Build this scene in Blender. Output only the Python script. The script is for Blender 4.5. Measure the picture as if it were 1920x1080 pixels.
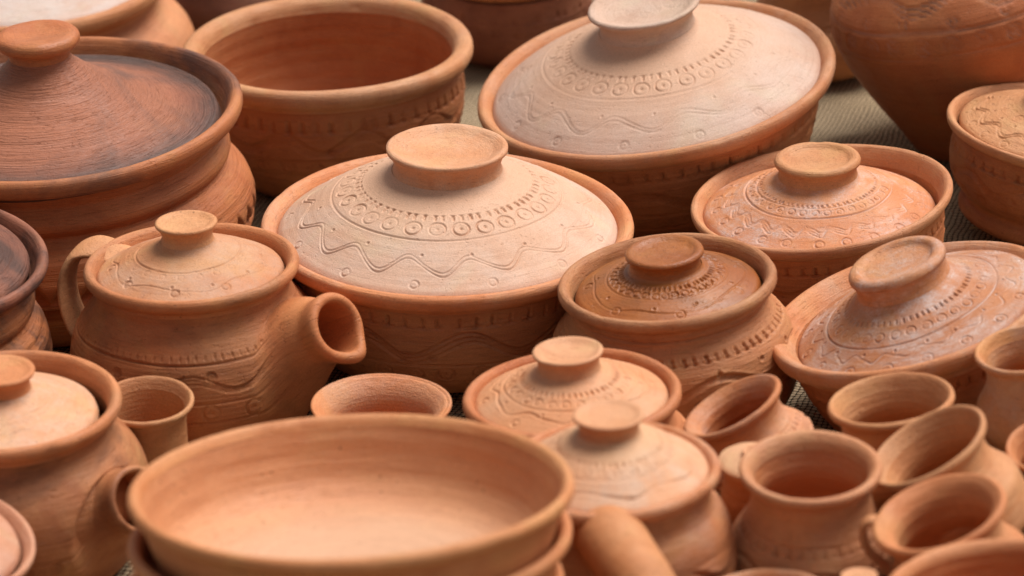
import bpy, bmesh, math, random
import numpy as np
from mathutils import Matrix, Vector

for _o in list(bpy.data.objects):
    bpy.data.objects.remove(_o)
scene = bpy.context.scene
COL = scene.collection

# ---------------------------------------------------------------- camera
CAM_LOC = (0.0, -2.1476, 1.0229)
PITCH, ROLL = math.radians(24.5), math.radians(3.5)
_f = Vector((0, math.cos(PITCH), -math.sin(PITCH)))
_u0 = Vector((0, math.sin(PITCH), math.cos(PITCH)))
_r0 = Vector((1, 0, 0))
_u = _u0 * math.cos(ROLL) + _r0 * math.sin(ROLL)
_r = _r0 * math.cos(ROLL) - _u0 * math.sin(ROLL)
cam_data = bpy.data.cameras.new('camera')
cam_data.lens = 110
cam_data.sensor_width = 36
cam_data.clip_start = 0.05
cam_data.clip_end = 200
cam_data.dof.use_dof = True
cam_data.dof.focus_distance = 2.33
cam_data.dof.aperture_fstop = 6.3
cam = bpy.data.objects.new('camera', cam_data)
COL.objects.link(cam)
cam.matrix_world = Matrix(((_r.x, _u.x, -_f.x, CAM_LOC[0]), (_r.y, _u.y, -_f.y, CAM_LOC[1]),
                           (_r.z, _u.z, -_f.z, CAM_LOC[2]), (0, 0, 0, 1)))
scene.camera = cam

# ---------------------------------------------------------------- daylight: bright overcast, soft sun high on the right
SUN_EL, SUN_AZ = math.radians(62), math.radians(58)      # azimuth from +Y towards +X
world = bpy.data.worlds.new('World')
scene.world = world
world.use_nodes = True
wn, wl = world.node_tree.nodes, world.node_tree.links
wn.clear()
w_out = wn.new('ShaderNodeOutputWorld')
w_bg = wn.new('ShaderNodeBackground')
w_sky = wn.new('ShaderNodeTexSky')
w_sky.sky_type = 'NISHITA'
w_sky.sun_disc = False
w_sky.sun_elevation = SUN_EL
w_sky.sun_rotation = SUN_AZ
w_sky.dust_density = 4.0
w_hs = wn.new('ShaderNodeHueSaturation')
w_hs.inputs['Saturation'].default_value = 0.25            # cloud cover: a whitened sky
wl.new(w_sky.outputs['Color'], w_hs.inputs['Color'])
wl.new(w_hs.outputs['Color'], w_bg.inputs['Color'])
w_bg.inputs['Strength'].default_value = 0.06
wl.new(w_bg.outputs['Background'], w_out.inputs['Surface'])

sun_data = bpy.data.lights.new('sun', 'SUN')
sun_data.energy = 2.5
sun_data.angle = math.radians(42)
sun_data.color = (1.0, 0.975, 0.94)
sun = bpy.data.objects.new('sun', sun_data)
COL.objects.link(sun)
_sd = Vector((math.sin(SUN_AZ) * math.cos(SUN_EL), math.cos(SUN_AZ) * math.cos(SUN_EL), math.sin(SUN_EL)))
sun.rotation_euler = _sd.to_track_quat('Z', 'Y').to_euler()
sun.location = (2, 2, 4)

scene.view_settings.view_transform = 'Standard'
scene.view_settings.look = 'None'
scene.view_settings.exposure = 0.67
scene.view_settings.gamma = 1.0
scene.view_settings.use_curve_mapping = False
scene.cycles.use_denoising = True
scene.cycles.max_bounces = 8
scene.cycles.diffuse_bounces = 5

# ---------------------------------------------------------------- where every pot stands: rim centre (m), axis, rim radius, height in radii
POSE = {
    'back_left_pot': ((-0.4213, 0.5596, 0.1266), (0.0351, -0.0518, 0.9980), 0.1276, 0.950),
    'back_dark_pot': ((-0.2517, 0.7663, 0.1045), (0.0640, -0.0840, 0.9944), 0.0672, 1.500),
    'smoky_casserole': ((-0.3561, 0.1499, 0.1559), (0.0156, -0.0187, 0.9997), 0.1532, 1.000),
    'edge_casserole': ((-0.4420, -0.1072, 0.1486), (0.1175, -0.0134, 0.9930), 0.1137, 1.230),
    'open_bowl': ((-0.1452, 0.3709, 0.1121), (0.0259, -0.0063, 0.9996), 0.1251, 0.880),
    'rear_bowl': ((0.0139, 0.6426, 0.0908), (0.0302, -0.0574, 0.9979), 0.0873, 1.000),
    'large_casserole': ((0.1276, 0.2535, 0.1101), (-0.1146, -0.0661, 0.9912), 0.1486, 0.670),
    'rear_jar': ((0.2926, 0.5420, 0.1141), (-0.0963, -0.0882, 0.9914), 0.0629, 1.750),
    'tall_jar': ((0.3902, 0.3335, 0.1379), (-0.1877, -0.0047, 0.9822), 0.1115, 1.160),
    'footed_pot': ((0.4398, 0.1487, 0.0886), (0.1363, -0.0178, 0.9905), 0.0884, 0.920),
    'round_casserole': ((0.2393, 0.0448, 0.0844), (-0.0830, 0.0003, 0.9966), 0.1006, 0.790),
    'central_casserole': ((-0.0449, 0.0000, 0.1009), (0.0548, -0.0020, 0.9985), 0.1400, 0.690),
    'teapot': ((-0.2275, -0.1003, 0.1249), (0.0209, 0.0241, 0.9995), 0.0768, 1.600),
    'brown_pot': ((0.1093, -0.1398, 0.1076), (-0.0454, 0.0041, 0.9990), 0.0770, 1.360),
    'leaning_casserole': ((0.2751, -0.1790, 0.0927), (-0.2314, 0.0329, 0.9723), 0.1004, 0.810),
    'small_pot': ((0.0352, -0.2959, 0.1002), (-0.0156, 0.0337, 0.9993), 0.0720, 1.360),
    'handled_pot': ((0.0531, -0.4620, 0.1309), (0.0110, 0.0239, 0.9997), 0.0664, 1.950),
    'spouted_pot': ((-0.3391, -0.2978, 0.1200), (0.0413, -0.0034, 0.9991), 0.0772, 1.520),
    'corner_pot': ((-0.3793, -0.4428, 0.1028), (0.2266, 0.0101, 0.9739), 0.0761, 1.200),
    'cup': ((-0.2547, -0.2288, 0.0816), (0.0579, -0.0607, 0.9965), 0.0332, 2.400),
    'narrow_jar': ((-0.0944, -0.2243, 0.0653), (0.0560, 0.0126, 0.9984), 0.0487, 1.300),
    'front_bowl': ((-0.0980, -0.5644, 0.1840), (0.0323, 0.1550, 0.9874), 0.1283, 1.340),
    'tipped_jar': ((0.1381, -0.3274, 0.0999), (-0.4326, 0.0648, 0.8992), 0.0350, 1.500),
    'wide_jar': ((0.2379, -0.3574, 0.1127), (-0.1095, 0.0520, 0.9926), 0.0405, 1.600),
    'front_jar': ((0.1750, -0.4613, 0.1229), (-0.0065, -0.0455, 0.9989), 0.0437, 1.750),
    'slanted_jar': ((0.2486, -0.4411, 0.1218), (-0.4529, 0.0339, 0.8909), 0.0400, 1.800),
    'jug': ((0.2440, -0.5233, 0.1200), (-0.2959, -0.0266, 0.9548), 0.0406, 1.720),
    'pale_rim_jar': ((0.3357, -0.3003, 0.1150), (-0.1296, -0.0055, 0.9916), 0.0346, 1.950),
    'edge_jar': ((0.3318, -0.4185, 0.1050), (-0.1230, -0.1277, 0.9842), 0.0301, 1.900),
    'hidden_jar': ((0.1449, -0.3996, 0.0969), (0.0146, -0.0944, 0.9954), 0.0215, 2.800),
    'corner_bowl': ((0.2666, -0.6321, 0.1274), (-0.0420, 0.0904, 0.9950), 0.0711, 1.100),
    'low_bowl': ((0.1401, -0.5416, 0.0807), (0.0019, 0.0819, 0.9966), 0.0379, 1.200),
    'bottom_pot': ((0.1915, -0.5675, 0.0889), (-0.0198, 0.0735, 0.9971), 0.0272, 1.550),
}

# ---------------------------------------------------------------- profiles
# every profile is in units of the rim radius, z = 0 at the rim plane
CASS_OUT = [(.93,-.10),(.918,-.16),(.915,-.26),(.90,-.37),(.855,-.49),(.76,-.61),(.67,-.67)]
CASS_RIM = [(.93,-.10),(.945,-.085),(.98,-.065),(.998,-.03),(.998,.0),(.98,.02),(.955,.015),(.93,-.01),(.91,-.05),(.90,-.085)]
FLARE_OUT = [(.92,-.10),(.90,-.16),(.87,-.27),(.82,-.40),(.75,-.53),(.67,-.64)]
DEEP_RIM = [(.92,-.11),(.94,-.09),(.975,-.07),(.997,-.035),(.998,.0),(.98,.02),(.955,.015),(.93,-.015),(.905,-.06),(.885,-.12)]
LEAN_RIM = [(.895,-.185),(.91,-.15),(.955,-.125),(.993,-.088),(1.004,-.04),(.995,.0),(.97,.02),(.935,.008),(.885,-.045),(.835,-.115)]
LEAN_OUT = [(.895,-.185),(.875,-.26),(.82,-.41),(.745,-.55),(.67,-.66)]
POT_OUT = [(.90,-.18),(.905,-.25),(.98,-.33),(1.08,-.43),(1.145,-.56),(1.16,-.70),(1.12,-.88),(1.02,-1.04),(.91,-1.13)]
POT_RIM = [(.90,-.18),(.902,-.145),(.935,-.115),(.98,-.092),(1.003,-.05),(1.0,-.008),(.977,.022),(.943,.024),(.908,-.008),(.885,-.07),(.87,-.15)]
TEA_OUT = [(.90,-.18),(.903,-.24),(.955,-.32),(1.05,-.42),(1.145,-.56),(1.195,-.74),(1.195,-.93),(1.13,-1.14),(1.01,-1.32),(.93,-1.40)]
SMOKY_OUT = [(.875,-.155),(.87,-.185),(.895,-.215),(.918,-.255),(.918,-.29),(.90,-.318),(.885,-.332),(.895,-.345),(.94,-.37),(.99,-.42),(1.02,-.49),(1.03,-.57),(1.0,-.70),(.93,-.83),(.84,-.94),(.77,-.99)]
SMOKY_RIM = [(.875,-.155),(.885,-.125),(.93,-.10),(.98,-.08),(1.0,-.045),(.998,-.005),(.975,.015),(.95,.005),(.93,-.03),(.915,-.075),(.89,-.125)]
BOWL_OUT = [(.915,-.14),(.925,-.20),(.935,-.32),(.92,-.45),(.86,-.62),(.76,-.78),(.68,-.86)]
BOWL_RIM = [(.915,-.14),(.92,-.115),(.965,-.095),(.997,-.055),(1.0,-.015),(.985,.018),(.945,.032),(.90,.018),(.87,-.02),(.855,-.07)]
BOWL_IN = [(.855,-.07),(.86,-.2),(.865,-.34),(.84,-.5),(.76,-.68),(.62,-.79),(.4,-.82),(.0,-.82)]
DISH_OUT = [(.945,-.075),(.935,-.12),(.915,-.20),(.88,-.29),(.83,-.37),(.76,-.43)]
DISH_RIM = [(.945,-.075),(.962,-.06),(.99,-.045),(1.0,-.02),(.997,.005),(.98,.018),(.96,.014),(.945,-.005),(.935,-.03)]
DISH_IN = [(.935,-.03),(.925,-.08),(.91,-.15),(.885,-.23),(.84,-.30),(.75,-.35),(.6,-.375),(.4,-.385),(.0,-.39)]
JAR_OUT = [(.84,-.28),(.82,-.42),(.84,-.56),(.93,-.72),(1.06,-.90),(1.13,-1.08),(1.12,-1.26),(1.03,-1.44),(.88,-1.57),(.78,-1.61)]
JAR_RIM = [(.84,-.28),(.86,-.21),(.92,-.15),(.975,-.11),(1.003,-.065),(1.0,-.02),(.977,.012),(.943,.018),(.908,-.008),(.86,-.09),(.80,-.22)]
JAR_IN = [(.80,-.22),(.765,-.36),(.75,-.46),(.78,-.6),(.88,-.76),(1.0,-.95),(1.05,-1.1),(1.02,-1.28),(.9,-1.44),(.5,-1.53),(.0,-1.54)]

def stretch(p, k, z0=0.0):
    return [(r, z if z > z0 else z0 + (z - z0) * k) for r, z in p]

# ---------------------------------------------------------------- mesh helpers
TRIS = [0]
def profile(pts, n=700):
    """Catmull-Rom through the control points, as a dense polyline r, z, s."""
    p = np.array(pts, float)
    a = np.vstack([2 * p[0] - p[1], p, 2 * p[-1] - p[-2]])
    out = []
    m = max(6, n // (len(p) - 1))
    for i in range(len(p) - 1):
        p0, p1, p2, p3 = a[i:i + 4]
        d1 = max(np.linalg.norm(p1 - p0), 1e-6) ** .5
        d2 = max(np.linalg.norm(p2 - p1), 1e-6) ** .5
        d3 = max(np.linalg.norm(p3 - p2), 1e-6) ** .5
        m1 = (p1 - p0) / d1 - (p2 - p0) / (d1 + d2) + (p2 - p1) / d2
        m2 = (p2 - p1) / d2 - (p3 - p1) / (d2 + d3) + (p3 - p2) / d3
        m1 *= d2; m2 *= d2
        t = np.linspace(0, 1, m, endpoint=(i == len(p) - 2))[:, None]
        out.append((2*t**3-3*t**2+1)*p1 + (t**3-2*t**2+t)*m1 + (-2*t**3+3*t**2)*p2 + (t**3-t**2)*m2)
    q = np.vstack(out)
    q[:, 0] = np.maximum(q[:, 0], 1e-4)
    s = np.concatenate([[0], np.cumsum(np.hypot(*np.diff(q, axis=0).T))])
    return q[:, 0], q[:, 1], s

def rows(s_max, coarse, fine=()):
    cuts = [0.0]
    while cuts[-1] < s_max - 1e-9:
        x = cuts[-1]
        h = coarse
        for a, b, hf in fine:
            if a - coarse <= x < b:
                h = min(h, hf)
        cuts.append(min(x + h, s_max))
    if len(cuts) > 2 and cuts[-1] - cuts[-2] < coarse * .05:
        cuts.pop(-2)
    return np.array(cuts)

def angles(dense, half, coarse):
    """angles starting at the back; 'dense' step within +-half of the side that faces the viewer (-90 degrees)."""
    f = -math.pi / 2
    nd = max(8, int(round(2 * half / dense)))
    nb = max(8, int(round((2 * math.pi - 2 * half) / coarse)))
    a = np.linspace(f - half, f + half, nd, endpoint=False)
    b = np.linspace(f + half, f - half + 2 * math.pi, nb, endpoint=False)
    return np.concatenate([a, b])

def mesh_grid(name, V, lathe, wrap=True, cut=None, keep=None):
    M, N, _ = V.shape
    me = bpy.data.meshes.new(name)
    me.vertices.add(M * N)
    me.vertices.foreach_set('co', V.reshape(-1).astype(np.float32))
    nc = N if wrap else N - 1
    i = np.arange(M - 1)[:, None] * N
    j = np.arange(nc)[None, :]
    j2 = (j + 1) % N
    q = np.stack([i + j, i + j2, i + N + j2, i + N + j], -1).reshape(-1, 4)
    if keep is not None:                      # only the faces whose corners are all marked (or all but)
        q = q[keep.reshape(-1)[q].all(1)]
    nf = len(q)
    me.loops.add(nf * 4)
    me.loops.foreach_set('vertex_index', q.reshape(-1).astype(np.int32))
    me.polygons.add(nf)
    me.polygons.foreach_set('loop_start', (np.arange(nf) * 4).astype(np.int32))
    me.polygons.foreach_set('use_smooth', np.ones(nf, bool))
    at = me.attributes.new('lathe', 'FLOAT_VECTOR', 'POINT')
    at.data.foreach_set('vector', lathe.reshape(-1).astype(np.float32))
    if cut is not None:
        ac = me.attributes.new('cut', 'FLOAT', 'POINT')
        ac.data.foreach_set('value', cut.reshape(-1).astype(np.float32))
    me.update(calc_edges=True)
    me.validate()
    if keep is not None:
        bm = bmesh.new(); bm.from_mesh(me)
        bmesh.ops.delete(bm, geom=[x for x in bm.verts if not x.link_faces], context='VERTS')
        bm.to_mesh(me); bm.free()
    TRIS[0] += nf * 2
    return me

def link(name, me, mat, parent=None):
    o = bpy.data.objects.new(name, me)
    COL.objects.link(o)
    if mat is not None:
        me.materials.append(mat)
    if parent is not None:
        o.parent = parent
    return o

def groove(d, w, dep):
    x = np.abs(d) / w
    return 1.35 * dep * (-np.exp(-x * x) + .22 * np.exp(-((x - 1.9) / .7) ** 2))

class Decor:
    """incised marks on a lathe surface; positions along the profile (s) and radii are in rim radii, tool widths in metres"""
    def __init__(self, R, seed):
        self.R, self.rng, self.items = R, np.random.RandomState(seed), []
    def line(self, s, w=.0007, dep=.0007, wob=.0006):
        self.items.append(('line', s, w / self.R, dep / self.R, wob / self.R, self.rng.rand(3) * 6.3)); return self
    def rings(self, s, n, rad, w=.00065, dep=.0008, dot=.0009, inner=0., jit=.06, phase=None):
        g = self.rng
        self.items.append(('rings', s, n, rad, w / self.R, dep / self.R, dot / self.R, inner,
                           g.uniform(-jit, jit, n) * 2 * math.pi / n, g.uniform(-.12, .12, n) * rad, g.rand(n) * 6.3, g.uniform(.55, 1.15, n),
                           g.rand() * 6.3 if phase is None else phase)); return self
    def dots(self, s, n, rad=.0011, dep=.0011, phase=None):
        g = self.rng
        self.items.append(('dots', s, n, rad / self.R, dep / self.R, g.uniform(-.12, .12, n) * 6.283 / n, g.uniform(-.012, .012, n), g.rand() * 6.3 if phase is None else phase)); return self
    def ticks(self, s, n, length, w=.0009, dep=.0010, foot=True):
        g = self.rng
        self.items.append(('ticks', s, n, length, w / self.R, dep / self.R, foot, g.uniform(-.16, .16, n) * 6.283 / n, g.uniform(.5, 1.2, n), g.uniform(-.2, .2, n) * length)); return self
    def wave(self, s, n, amp, offs=(0., .022), w=.0008, dep=.0009, sharp=.18, phase=None):
        g = self.rng
        self.items.append(('wave', s, n, amp, offs, w / self.R, dep / self.R, sharp, g.rand(5) * 6.3, g.rand() * 6.3 if phase is None else phase)); return self
    def teeth(self, s, n, h, dep=.0016):
        self.items.append(('teeth', s, n, h, dep / self.R)); return self
    def combs(self, s0, s1, n, dep=.0006):
        self.items.append(('combs', s0, s1, n, dep / self.R)); return self
    def blank(self, s0, s1):
        self.items.append(('combs', s0, s1, 1, 0.)); return self
    def span(self):
        lo, hi = 9., -9.
        for it in self.items:
            k, s = it[0], it[1]
            e = .03
            if k == 'rings': e = it[3] * 1.3 + .01
            if k == 'ticks': e = it[3] * 1.2 + .01
            if k == 'wave': e = it[3] * 1.25 + max(map(abs, it[4])) + .015
            if k == 'teeth': e = it[3] * 1.2
            if k == 'combs': lo = min(lo, s); hi = max(hi, it[2]); continue
            lo, hi = min(lo, s - e), max(hi, s + e)
        return lo, hi
    def eval(self, TH, S, RR):
        D = np.zeros_like(TH)
        for it in self.items:
            k = it[0]
            if k == 'line':
                _, s, w, dep, wob, ph = it
                c = s + wob * (np.sin(2 * TH + ph[0]) + .6 * np.sin(5 * TH + ph[1]))
                D += groove(S - c, w, dep * (.75 + .25 * np.sin(3 * TH + ph[2])))
            elif k == 'rings':
                _, s, n, rad, w, dep, dot, inner, jt, js, ja, jd, ph = it
                dl = 2 * math.pi / n
                ix = np.round((TH - ph) / dl).astype(int)
                jj = ix % n
                x = (TH - ph - ix * dl - jt[jj]) * RR
                y = S - s - js[jj]
                d = np.hypot(x, y)
                part = .72 + .28 * np.cos(np.arctan2(y, x) - ja[jj])
                D += groove(d - rad, w, dep * part * jd[jj])
                if inner: D += groove(d - rad * inner, w, dep * .6 * jd[jj])
                if dot: D -= dep * 1.2 * jd[jj] * np.exp(-(d / dot) ** 2)
            elif k == 'dots':
                _, s, n, rad, dep, jt, js, ph = it
                dl = 2 * math.pi / n
                ix = np.round((TH - ph) / dl).astype(int)
                jj = ix % n
                d = np.hypot((TH - ph - ix * dl - jt[jj]) * RR, S - s - js[jj])
                D -= dep * np.exp(-(d / rad) ** 2)
                D += dep * .3 * np.exp(-((d - 1.7 * rad) / (.5 * rad)) ** 2)
            elif k == 'ticks':
                _, s, n, ln, w, dep, foot, jt, jd, jl = it
                dl = 2 * math.pi / n
                ix = np.round(TH / dl).astype(int)
                jj = ix % n
                x = (TH - ix * dl - jt[jj]) * RR
                y = S - s
                win = 1 / (1 + np.exp((np.abs(y + jl[jj] * .3) - ln * .5) / (ln * .07)))
                D += groove(x, w, dep * jd[jj]) * win
                if foot:
                    fw = 1 / (1 + np.exp((np.abs(x) - dl * RR * .32) / (dl * RR * .06)))
                    D += groove(y - ln * .5, w * .8, dep * .8 * jd[jj]) * fw
            elif k == 'wave':
                _, s, n, amp, offs, w, dep, sharp, ph, p0 = it
                X = n * TH + p0 + .35 * np.sin(TH * 2 + ph[0]) + .2 * np.sin(3 * TH + ph[1])
                A = amp * (1 + .18 * np.sin(2 * TH + ph[2]))
                f = np.sin(X) + sharp * np.sin(2 * X)
                sl = A * (n * (np.cos(X) + 2 * sharp * np.cos(2 * X))) / np.maximum(RR, .05)
                for i, o in enumerate(offs):
                    d = (S - s - A * f - o * (1 + .25 * np.sin(X + ph[3]))) / np.sqrt(1 + sl * sl)
                    D += groove(d, w, dep * (1 - .15 * i) * (.7 + .3 * np.sin(X + .6 + ph[4])))
            elif k == 'teeth':
                _, s, n, h, dep = it
                t = (TH * n / (2 * math.pi)) % 1.0
                tri = np.abs(t - .5) * 2
                y = (S - s) / h + .5
                m = 1 / (1 + np.exp(-(y - tri) / .06)) * (1 / (1 + np.exp((y - 1.02) / .05)))
                D -= dep * m
            elif k == 'combs':
                _, s0, s1, n, dep = it
                m = 1 / (1 + np.exp(-(S - s0) / .006)) * (1 / (1 + np.exp((S - s1) / .006)))
                D += dep * m * (np.cos((S - s0) / (s1 - s0) * n * 2 * math.pi) - 1) * (.6 + .4 * np.sin(3 * TH + S * 40))
        return D

def sample(pts, R, decor, fine, coarse, half, plain):
    pr, pz, ps = profile(pts)
    if decor is not None and decor.items:
        lo, hi = decor.span()
        S = rows(ps[-1], coarse, [(max(lo, 0), min(hi, ps[-1]), fine / R)])
        TH = angles(fine / (R * pr.max()), half, 2.6 * fine / (R * pr.max()))
    else:
        S = rows(ps[-1], coarse)
        TH = np.linspace(0, 2 * math.pi, plain, endpoint=False)
    e = ps[-1] / 600
    tr = np.interp(S + e, ps, pr) - np.interp(S - e, ps, pr)
    tz = np.interp(S + e, ps, pz) - np.interp(S - e, ps, pz)
    l = np.maximum(np.hypot(tr, tz), 1e-9)
    T2, S2 = np.meshgrid(TH, S)
    R2 = np.repeat(np.interp(S, ps, pr)[:, None], len(TH), 1)
    Z2 = np.repeat(np.interp(S, ps, pz)[:, None], len(TH), 1)
    return -tz / l, tr / l, T2, S2, R2, Z2

def warp(X, Y, Z, seed, amp=1.0):
    """hand-thrown wobble shared by all parts of one pot (units: rim radii)"""
    g = np.random.RandomState(seed + 77).rand(6) * 6.3
    th = np.arctan2(Y, X)
    k = 1 + amp * (.006 * np.sin(2 * th + g[0]) + .0028 * np.sin(3 * th + g[1]) + .0015 * np.sin(5 * th + g[2]))
    q = np.hypot(X, Y)
    dz = amp * q * (.006 * np.sin(2 * th + g[3]) + .003 * np.sin(3 * th + g[4]))
    return X * k, Y * k, Z + dz

def turned(name, pts, R, seed, mat, parent, sign=1, decor=None, fine=.0007, coarse=.02, half=1.9, amp=1.0, s0=0.0, plain=120, ripple=1.0, dents=0, swell=None, spout=None):
    """one lathe-turned part. sign: which side of the profile is outside (+1: walking downwards on an outer wall)"""
    fine = fine * (1.75 if sign > 0 else 1.08)
    nr, nz, T2, S2, R2, Z2 = sample(pts, R, decor, fine, coarse, half, plain)
    D = np.zeros_like(T2)
    if decor is not None and decor.items:
        D = decor.eval(T2, S2, R2) * (1.9 if sign > 0 else 1.0)
    if swell is not None:
        D = D + swell(T2, Z2)
    cut = np.clip(-D * R / .0012, 0, 1)
    g = np.random.RandomState(seed + 5).rand(8) * 6.3
    D = D + ripple * (.0009 * np.sin(S2 * 55 + g[0] + .15 * np.sin(T2)) * np.minimum(R2 * 4, 1) * .5 + .0006 * np.sin(S2 * 131 + g[1] + .3 * np.sin(T2 + g[2])) * np.minimum(R2 * 4, 1) * .5)
    if dents:
        q = np.random.RandomState(seed + 9)
        for _ in range(dents):
            t0, sc, w, dp = q.rand() * 6.283, q.rand() * S2.max(), q.uniform(.0012, .0032) / R, q.uniform(.0003, .0011) / R * min(1, R / .1)
            x = np.angle(np.exp(1j * (T2 - t0))) * R2
            D = D - dp * np.minimum(R2 * 8, 1) ** 2 * np.exp(-(x / (w * 1.6)) ** 2 - ((S2 - sc) / w) ** 2)
        D = D + .0011 * min(1, R / .08) * np.minimum(R2 * 5, 1) ** 2 * (np.sin(3 * T2 + g[3] + 3 * S2) + .6 * np.sin(5 * T2 + g[4]) + .4 * np.sin(8 * T2 + g[5] + 5 * S2))
    Rr = R2 + sign * nr[:, None] * D
    Zz = Z2 + sign * nz[:, None] * D
    X, Y = Rr * np.cos(T2), Rr * np.sin(T2)
    X, Y, Zz = warp(X, Y, Zz, seed, amp)
    V = np.stack([X, Y, Zz], -1) * R
    L = np.stack([np.cos(T2) * .012, np.sin(T2) * .012, (S2 + s0) * R], -1)
    if spout is not None:
        P, u = pull_spout(V / R, T2, Z2, spout)
        V = P * R
        part = u > .22
        ms = mesh_grid('spout', V, L, cut=cut, keep=part)
        ms.flip_normals()
        so = link('spout', ms, spout['mat'], parent)
        near = part.copy()                    # the body keeps every face the spout does not have
        me = mesh_grid(name, V, L, cut=cut, keep=None if not part.any() else ~inner_of(part))
        me.flip_normals()
        return link(name, me, mat, parent), so
    me = mesh_grid(name, V, L, cut=cut)
    if sign > 0:
        me.flip_normals()
    return link(name, me, mat, parent)

def inner_of(part):
    """grid points whose eight neighbours are all marked: what the body can drop without leaving a gap"""
    p = part.copy()
    for dy in (-1, 0, 1):
        for dx in (-1, 0, 1):
            p &= np.roll(np.roll(part, dy, 0), dx, 1)
    return p

def pull_spout(P, TH, Z, sp):
    """draw a hollow pouring spout out of the body wall, as a potter would: one continuous skin"""
    sm = lambda x: np.clip(x, 0, 1) ** 2 * (3 - 2 * np.clip(x, 0, 1))
    d = np.array(sp['dir'], float); d /= np.linalg.norm(d)
    M = np.array(sp['mouth'], float); Lg, rm, rn, q1, qb = sp['length'], sp['rm'], sp['rn'], sp['q1'], .30
    O = M - d * Lg
    t0, z0 = sp['at']
    dt = np.angle(np.exp(1j * (TH - t0))) * 1.15
    dz = (Z - z0) * np.where(Z > z0, sp['kup'], sp['kdn'])
    q = np.hypot(dt, dz); phi = np.arctan2(dz, dt)
    eth = np.array([-math.sin(t0), math.cos(t0), 0.])
    A = eth - d * eth.dot(d); A /= np.linalg.norm(A)
    B = np.cross(A, d); B = B if B[2] > 0 else -B
    u = np.clip((q1 - q) / (q1 - qb), 0, 1)
    rad = rn + (q1 * .86 - rn) * (1 - u) ** 1.6 + (rm - rn) * sm((u - .72) / .28)
    al = Lg * u ** 1.25
    u2 = np.clip(1 - q / qb, 0, 1) * (q < qb)
    e = np.clip(u2 / .28, 0, 1)
    t = np.clip((u2 - .28) / .72, 0, 1)
    rad = rad - sp['wall'] * sm(e) * (q < qb)
    al = al + np.where(q < qb, .05 * np.sin(math.pi * e) - 1.5 * t, 0)
    rad = rad * (1 - sm((t - .55) / .45))
    a0 = sp['lip']
    w = np.exp(-(np.angle(np.exp(1j * (phi - a0))) / .45) ** 2) * np.exp(-((1 - u) / .16) ** 2) * (1 - t)
    rad = rad * (1 + .20 * w)
    C = O + al[..., None] * d
    tgt = C + rad[..., None] * (np.cos(phi)[..., None] * A + np.sin(phi)[..., None] * B) + (.05 * w)[..., None] * d
    b = sm(u / .62)[..., None]
    return P * (1 - b) + tgt * b, u

def spline(P, n):
    P = np.array(P, float)
    a = np.vstack([2 * P[0] - P[1], P, 2 * P[-1] - P[-2]])
    out = []
    m = max(4, n // (len(P) - 1))
    for i in range(len(P) - 1):
        p0, p1, p2, p3 = a[i:i + 4]
        t = np.linspace(0, 1, m, endpoint=(i == len(P) - 2))[:, None]
        out.append(.5 * (2*p1 + (p2-p0)*t + (2*p0-5*p1+4*p2-p3)*t*t + (-p0+3*p1-3*p2+p3)*t**3))
    return np.vstack(out)

def sweep(name, path, radii, R, mat, parent, ref=(0, 0, 1), n=80, m=48, flat=None, inner=None, marks=None, lip=None, round_ends=0, seed=1):
    """tube along a path (rim radii). radii: one per control point. flat: (along ref side, other) squash. inner: wall thickness -> open end with a bore"""
    C = spline([(*p, r) for p, r in zip(path, radii)], n)
    c, rad = C[:, :3], C[:, 3]
    T = np.gradient(c, axis=0); T /= np.linalg.norm(T, axis=1)[:, None]
    ref = np.array(ref, float)
    A = np.cross(T, ref); A /= np.linalg.norm(A, axis=1)[:, None]
    B = np.cross(A, T)
    ang = np.linspace(0, 2 * math.pi, m, endpoint=False)
    fa, fb = flat or (1, 1)
    s = np.concatenate([[0], np.cumsum(np.linalg.norm(np.diff(c, axis=0), axis=1))])
    def ring(i, rr):
        return c[i] + np.outer(np.cos(ang) * rr * fa, A[i]) + np.outer(np.sin(ang) * rr * fb, B[i])
    seq = []
    for i in range(len(c)):
        r_ = np.full(m, rad[i])
        if marks is not None:
            r_ = r_ + marks(s[i], s[-1], ang, rad[i])
        seq.append((i, r_, s[i], 0.0))
    if inner:
        k = len(c) - 1
        for a_ in np.linspace(.25, 1, 6):
            u = a_ * math.pi
            seq.append((k, np.full(m, rad[k] - inner * (1 - math.cos(u)) / 2), s[k] + .02 * a_, inner * .55 * math.sin(u)))
        for i in range(k - 1, max(k - 60, 0), -1):
            seq.append((i, np.full(m, max(rad[i] - inner, .02)), s[k] + .03 + (s[k] - s[i]), 0.0))
    if round_ends:
        i0, i1 = seq[0], seq[-1]
        pre, post = [], []
        for a_ in np.linspace(0.02, .9, 8):
            f = math.sin(a_ * math.pi / 2); g_ = 1 - math.cos(a_ * math.pi / 2)
            pre.append((0, i0[1] * f, 0, -rad[0] * round_ends * math.cos(a_ * math.pi / 2)))
            post.insert(0, (len(c) - 1, i1[1] * f, s[-1], rad[-1] * round_ends * math.cos(a_ * math.pi / 2)))
        seq = pre + seq + post
    V, L = [], []
    for i, r_, ss, push in seq:
        P = c[i] + (np.cos(ang) * r_ * fa)[:, None] * A[i] + (np.sin(ang) * r_ * fb)[:, None] * B[i] + T[i] * push
        if lip:
            a0, amt, dirv = lip
            w = np.exp(-((np.angle(np.exp(1j * (ang - a0)))) / .42) ** 2) * np.exp(-((s[-1] - s[i]) / .16) ** 2)
            P = P + w[:, None] * amt * np.array(dirv)
        V.append(P)
        L.append(np.stack([np.cos(ang) * .012, np.sin(ang) * .012, np.full(m, ss * R)], -1))
    me = mesh_grid(name, np.array(V) * R, np.array(L))
    return link(name, me, mat, parent)

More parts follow.
